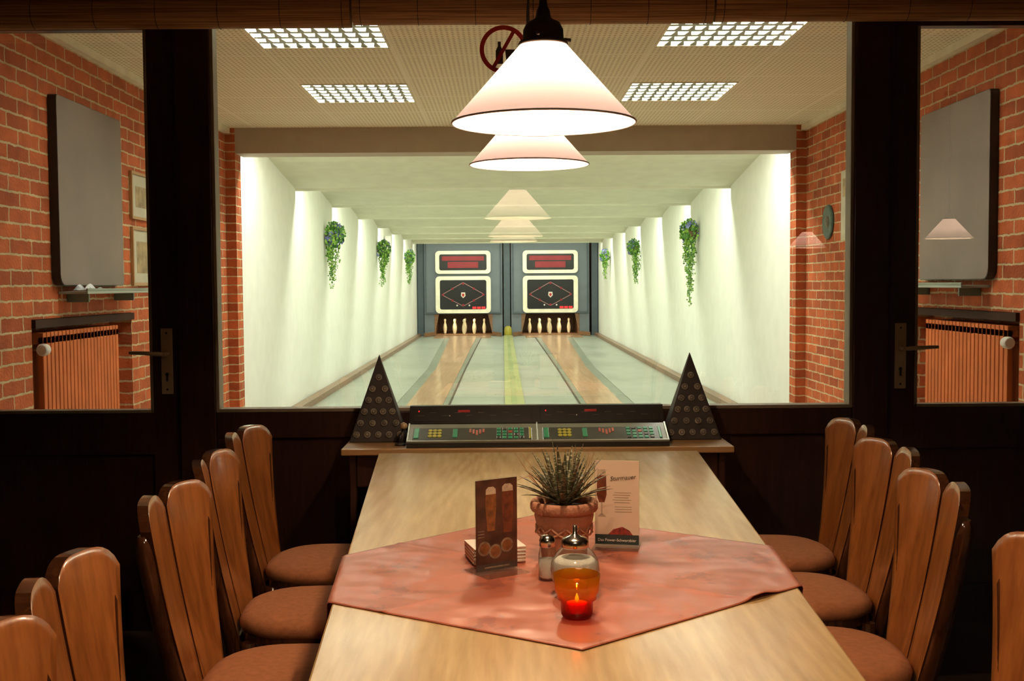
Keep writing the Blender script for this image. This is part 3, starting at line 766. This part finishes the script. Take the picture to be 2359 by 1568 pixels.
b.lathe([(.025, .088), (.026, .090), (.026, .101), (.022, .106), (.012, .110), (.006, .113), (.004, .115), (.004, .130)], m_chrome, seg=28)
b.done()
b = B('salt_shaker', loc=(-.036, Yd(1.835), ZT))
b.open_lathe([(.001, .001), (.017, .001), (.018, .005), (.018, .05), (.015, .064), (.013, .068)], m_clear, seg=12)
b.lathe([(.015, .003), (.0165, .006), (.0165, .04), (.001, .042)], m_sugar, seg=12)
b.lathe([(.0145, .064), (.016, .066), (.0165, .078), (.012, .086), (.001, .089)], m_chrome, seg=24); b.done()
cl = (.006, Yd(1.625), ZT)
b = B('tealight_glass', loc=cl)
b.open_lathe([(.001, .002), (.026, .001), (.028, .005), (.029, .028), (.0345, .031), (.0355, .041), (.0385, .044), (.0415, .075), (.0400, .075), (.037, .046), (.0335, .043), (.0325, .033), (.027, .030), (.0265, .008), (.001, .007)], m_tinted, seg=48)
b.lathe([(.019, .008), (.0195, .010), (.0195, .023), (.018, .023), (.001, .022)], m_wax, seg=24)
b.lathe([(.001, .024), (.003, .027), (.0035, .031), (.002, .036), (.0005, .040)], m_flame, seg=12)
b.done()
li = bpy.data.lights.new('tealight_flame_light', 'POINT'); li.energy = .035; li.color = (1, .45, .12); li.shadow_soft_size = .006
lo = bpy.data.objects.new('tealight_flame_light', li); COL.objects.link(lo); lo.location = (cl[0], cl[1], cl[2]+.052)
b = B('beer_coaster_stack', loc=(-.142, Yd(1.975), ZT), bevel=.0)
for k in range(14):
    T = Matrix.Rotation(math.radians(14+random.uniform(-2, 2)), 4, 'Z')
    b.box(-.056, .056, -.047, .047, k*.0024, k*.0024+.0021, m_paper if k % 3 else m_terra, T)
b.done()
def card(name, x, y, rz, w, h, front):
    b = B(name, loc=(x, y, ZT), rz=rz)
    m_c = front
    b.box(-w/2, w/2, -.001, .001, .004, h, m_c)
    b.box(-w/2-.002, w/2+.002, .0015, .0035, .001, h+.003, m_acryl)
    b.box(-w/2-.002, w/2+.002, -.048, .048, .0, .002, m_acryl)
    return b
mdk = M('card_brown', (.065, .025, .015), .35, var=.7, vs=22)
b = card('drinks_menu_card', -.137, Yd(1.885), math.radians(32), .098, .190, mdk)
mbeer = M('print_beer_dark', (.12, .032, .012), .4, var=.5, vs=70); mfoam = M('print_foam', (.46, .36, .25), .5, var=.3, vs=90); mam = M('print_amber', (.18, .065, .018), .4, var=.5, vs=70)
mmut = M('print_muted', (.20, .14, .09), .5, var=.5, vs=90)
yb = -.0014
def glassprint(cx_, z_, hh_, mm, k=1.0):
    b.prism([(cx_-.009*k, yb, z_), (cx_+.009*k, yb, z_), (cx_+.0105*k, yb, z_+hh_*.25), (cx_+.0130*k, yb, z_+hh_*.7), (cx_+.012*k, yb, z_+hh_), (cx_-.012*k, yb, z_+hh_), (cx_-.0130*k, yb, z_+hh_*.7), (cx_-.0105*k, yb, z_+hh_*.25)], (0, .0005, 0), mm)
    b.prism([(cx_-.012*k, yb, z_+hh_), (cx_+.012*k, yb, z_+hh_), (cx_+.0115*k, yb, z_+hh_+.010), (cx_+.006*k, yb, z_+hh_+.015), (cx_-.006*k, yb, z_+hh_+.015), (cx_-.0115*k, yb, z_+hh_+.010)], (0, .0005, 0), mfoam)
glassprint(-.014, .085, .075, mam); glassprint(.026, .078, .085, mbeer, 1.1)
for cx_, z_ in ((-.030, .050), (-.004, .042), (.024, .052)):
    b.disc(cx_, z_, .015, yb, .0005, mmut, 18); b.disc(cx_, z_, .011, yb-.0003, .0005, mam, 18)
for k in range(3): b.box(-.045, -.030, yb, yb+.0004, .085-k*.006, .087-k*.006, mmut)
b.box(-.049, .049, yb, yb+.0004, .004, .018, m_pict)
b.box(-.030, .030, yb-.0003, yb+.0004, .009, .012, mmut)
o = b.done()
mcr = M('card_cream', (.70, .56, .42), .4, var=.08)
b = card('beer_menu_card', .130, Yd(2.06), math.radians(-12), .098, .192, mcr)
b.box(-.049, .049, yb, yb+.0004, .004, .026, M('card_band_dark', (.02, .035, .03), .4))
b.prism([(-.02, yb-.0001, .026), (.035, yb-.0001, .026), (.028, yb-.0001, .036), (.012, yb-.0001, .044), (-.008, yb-.0001, .038)], (0, .0005, 0), M('card_red_spot', (.22, .03, .02), .4, var=.7, vs=120))
b.prism([(-.040, yb, .098), (-.028, yb, .098), (-.023, yb, .115), (-.024, yb, .158), (-.044, yb, .158), (-.045, yb, .115)], (0, .0005, 0), mbeer)
b.prism([(-.044, yb, .158), (-.024, yb, .158), (-.025, yb, .172), (-.043, yb, .172)], (0, .0005, 0), mfoam)
mgl = M('print_glass', (.42, .33, .24), .5)
b.prism([(-.0355, yb, .070), (-.0325, yb, .070), (-.0325, yb, .098), (-.0355, yb, .098)], (0, .0005, 0), mgl)
b.prism([(-.044, yb, .066), (-.024, yb, .066), (-.031, yb, .072), (-.037, yb, .072)], (0, .0005, 0), mgl)
mtx = M('print_text', (.10, .07, .05), .5)
for k in range(5): b.box(.012-.018-.004*(k % 2), .012+.020-.003*(k % 3), yb, yb+.0004, .120-k*.0055, .1215-k*.0055, mgl)
for k in range(3): b.box(-.005, .033, yb, yb+.0004, .088-k*.0055, .0895-k*.0055, mgl)
o = b.done()
text('title_text', 'Sturmauer', (.013, -.0022, .150), .0135, mtx, o, rot=(math.pi/2, math.radians(-6), 0), shear=.3)
text('sub_text', 'Das Power-Schwarzbier', (0, -.0022, .011), .0088, m_paper, o)

# ------------------------------------------------------------------ chairs
def chair_mesh():
    b = B('dining_chair', loc=(0, 0, 0))
    def outline(s, zoff):
        pts = []
        for k in range(32):
            a = 2*math.pi*k/32
            ca, sa = math.cos(a), math.sin(a)
            x = .185*math.copysign(abs(ca)**.7, ca); y = (.205+.015*ca)*math.copysign(abs(sa)**.7, sa)
            pts.append((x*s-.018, y*s, zoff))
        return pts
    b.prism(outline(.97, .395), (0, 0, .022), m_chairdk)
    rings = [[b.bm.verts.new(p) for p in outline(s, z)] for s, z in ((.96, .417), (1.0, .425), (1.01, .438), (.97, .452), (.85, .461), (.6, .467), (.3, .469))]
    for j in range(len(rings)-1):
        for i in range(32): b.face([rings[j][i], rings[j][(i+1) % 32], rings[j+1][(i+1) % 32], rings[j+1][i]], m_fabric, True)
    b.face(rings[-1], m_fabric, True)
    for sx, sy in ((1, 1), (1, -1), (-1, 1), (-1, -1)):
        fx_ = .12 if sx > 0 else .16
        b.tube([(sx*fx_, sy*.16, .40), (sx*(fx_+.008), sy*.17, .2), (sx*(fx_+(.016 if sx > 0 else .06)), sy*.18, 0)], [.019, .017, .012], m_chairdk, 8)
    b.tube([(.125, -.16, .37), (.125, .16, .37)], .012, m_chairdk, 6); b.tube([(-.165, -.16, .37), (-.165, .16, .37)], .012, m_chairdk, 6)
    def sx_(hv, y): return -.205-.012*math.sin(hv*3.1)-.105*hv**1.15+(y/.24)**2*.048
    for s in (-1, 1):
        nu, nv = 14, 26; F = []; Bk = []
        for j in range(nv+1):
            v = j/nv; rf = []; rb = []
            for i in range(nu+1):
                u = i/nu; e = abs(2*u-1)
                ztop = .885-.045*e**3.6-.012*u
                z = .34+(ztop-.34)*v
                hv = (z-.34)/.545
                outer = .105+.130*hv**1.0
                inner = .002+.005*hv
                y = inner+(outer-inner)*u
                xx = sx_(hv, y)
                th = .012
                rf.append(b.bm.verts.new((xx+th, s*y, z))); rb.append(b.bm.verts.new((xx-th, s*y, z)))
            F.append(rf); Bk.append(rb)
        for j in range(nv):
            for i in range(nu):
                b.face([F[j][i], F[j][i+1], F[j+1][i+1], F[j+1][i]], m_chair, True)
                b.face([Bk[j][i+1], Bk[j][i], Bk[j+1][i], Bk[j+1][i+1]], m_chairdk, True)
            b.face([F[j][0], Bk[j][0], Bk[j+1][0], F[j+1][0]], m_chairdk); b.face([Bk[j][nu], F[j][nu], F[j+1][nu], Bk[j+1][nu]], m_chairdk)
        for i in range(nu):
            b.face([F[nv][i], F[nv][i+1], Bk[nv][i+1], Bk[nv][i]], m_chairdk); b.face([F[0][i+1], F[0][i], Bk[0][i], Bk[0][i+1]], m_chairdk)
        pts = []
        for j in range(nv+1):
            v = j/nv; z = .34+(.885-.066-.34)*v; hv = (z-.34)/.545; y = .100+.130*hv
            pts.append((sx_(hv, y)-.010, s*(y-.002), z))
        b.tube(pts, [.021]*(nv-2)+[.020, .017, .010], m_chairdk, 12)
    b.box(-.235, -.195, -.10, .10, .345, .40, m_chairdk)
    return b.done()
ch0 = chair_mesh(); first = True
places = [(-.968, 3.05, -3), (-.928, 2.60, 2), (-.892, 2.15, -2), (-.862, 1.575, 3), (-.830, 1.20, -2),
          (1.050, 3.12, 180), (1.000, 2.69, 183), (.920, 2.24, 178), (.860, 1.61, 181), (.85, 1.19, 180)]
for x, d, r in places:
    if first: o = ch0; first = False
    else:
        o = bpy.data.objects.new('dining_chair', ch0.data); COL.objects.link(o)
    o.location = (x+(.275 if x < 0 else -.275), Yd(d), 0); o.rotation_euler = (0, 0, math.radians(r))

# ------------------------------------------------------------------ pendant lamps
def lamp(x, y, z, energy):
    b = B('pendant_lamp', loc=(x, y, z))
    q = .91
    b.open_lathe([(.1655, -.003), (.1640, 0), (.10, .079*q), (.040, .153*q), (.034, .160*q)], m_opal, seg=64)
    b.tube([(.1648*math.cos(2*math.pi*k/64), .1648*math.sin(2*math.pi*k/64), -.001) for k in range(64)], .0018, m_opal, 6, closed=True)
    e = -.014
    b.lathe([(.043, .150+e), (.045, .153+e), (.043, .157+e), (.037, .160+e), (.036, .178+e), (.030, .190+e), (.018, .196+e), (.014, .20+e), (.012, .212+e), (.008, .220+e), (.006, .24+e)], m_capd, seg=28)
    for k in range(3):
        a = k*2.09+.3; b.tube([(.036*math.cos(a), .036*math.sin(a), .163+e), (.052*math.cos(a), .052*math.sin(a), .163+e)], .0035, m_capd, 6)
    hgt = ZC-z
    b.tube([(0, 0, .22), (0, 0, hgt-.02)], .003, m_cord, 8)
    pts = [(.008*math.cos(t*14)+.004, .008*math.sin(t*14), .225+(hgt-.25)*t/1.0) for t in [k/60 for k in range(61)]]
    b.tube(pts, .002, m_cord, 5)
    b.lathe([(.045, hgt-.03), (.048, hgt-.02), (.048, hgt-.001), (.001, hgt-.001)], m_capd, seg=24)
    o = b.done()
    li = bpy.data.lights.new('bulb_light', 'POINT'); li.energy = energy; li.color = (1, .71, .44); li.shadow_soft_size = .028
    lo = bpy.data.objects.new('bulb_light', li); COL.objects.link(lo); lo.location = (0, 0, .078); lo.parent = o
lamp(-.045, Yd(2.60), 1.682, 23); lamp(-.045, Yd(1.69), 1.640, 23); lamp(-.045, Yd(.78), 1.65, 20)
lamp(3.08, Yd(.58), 1.66, 20); lamp(2.58, -1.23, 1.66, 20)

# ------------------------------------------------------------------ alley lights (hidden behind ceiling baffles)
def area(name, x, y, z, sx, sy, e, col=(.96, 1, .87), rx=0):
    li = bpy.data.lights.new(name, 'AREA'); li.shape = 'RECTANGLE'; li.size = sx; li.size_y = sy; li.energy = e; li.color = col
    lo = bpy.data.objects.new(name, li); COL.objects.link(lo); lo.location = (x, y, z); lo.rotation_euler = (rx, 0, 0)
area('baffle_light', 0, YBEAM+.45, 2.68, 4.5, .12, 112)
for lp in lips[:-1]: area('baffle_light', 0, Yd(lp)+.22, 2.68, 4.5, .12, 95)
area('baffle_light', 0, Yd(lips[-1])+.22, 2.66, 4.5, .12, 50)
for cx in (-1.17, 1.12): area('pit_light', cx, YEND+.4, .60, 1.2, .1, 14, (1, .85, .55))

w = bpy.data.worlds.new('World'); sc.world = w; w.use_nodes = True
w.node_tree.nodes['Background'].inputs['Color'].default_value = (.9, .55, .35, 1); w.node_tree.nodes['Background'].inputs['Strength'].default_value = .02

# ------------------------------------------------------------------ camera
cam = bpy.data.cameras.new('camera'); cam.sensor_width = 36; cam.lens = 2600/2359*36; cam.clip_start = .05; cam.clip_end = 200
co = bpy.data.objects.new('camera', cam); COL.objects.link(co)
a = math.atan(19.5/2600); p = math.atan(129/2600)
R = Matrix.Rotation(-a, 4, 'Z') @ Matrix.Rotation(math.pi/2-p, 4, 'X') @ Matrix.Rotation(math.radians(-.4), 4, 'Z')
co.matrix_world = Matrix.Translation((-.12, 0, 1.35)) @ R
sc.camera = co
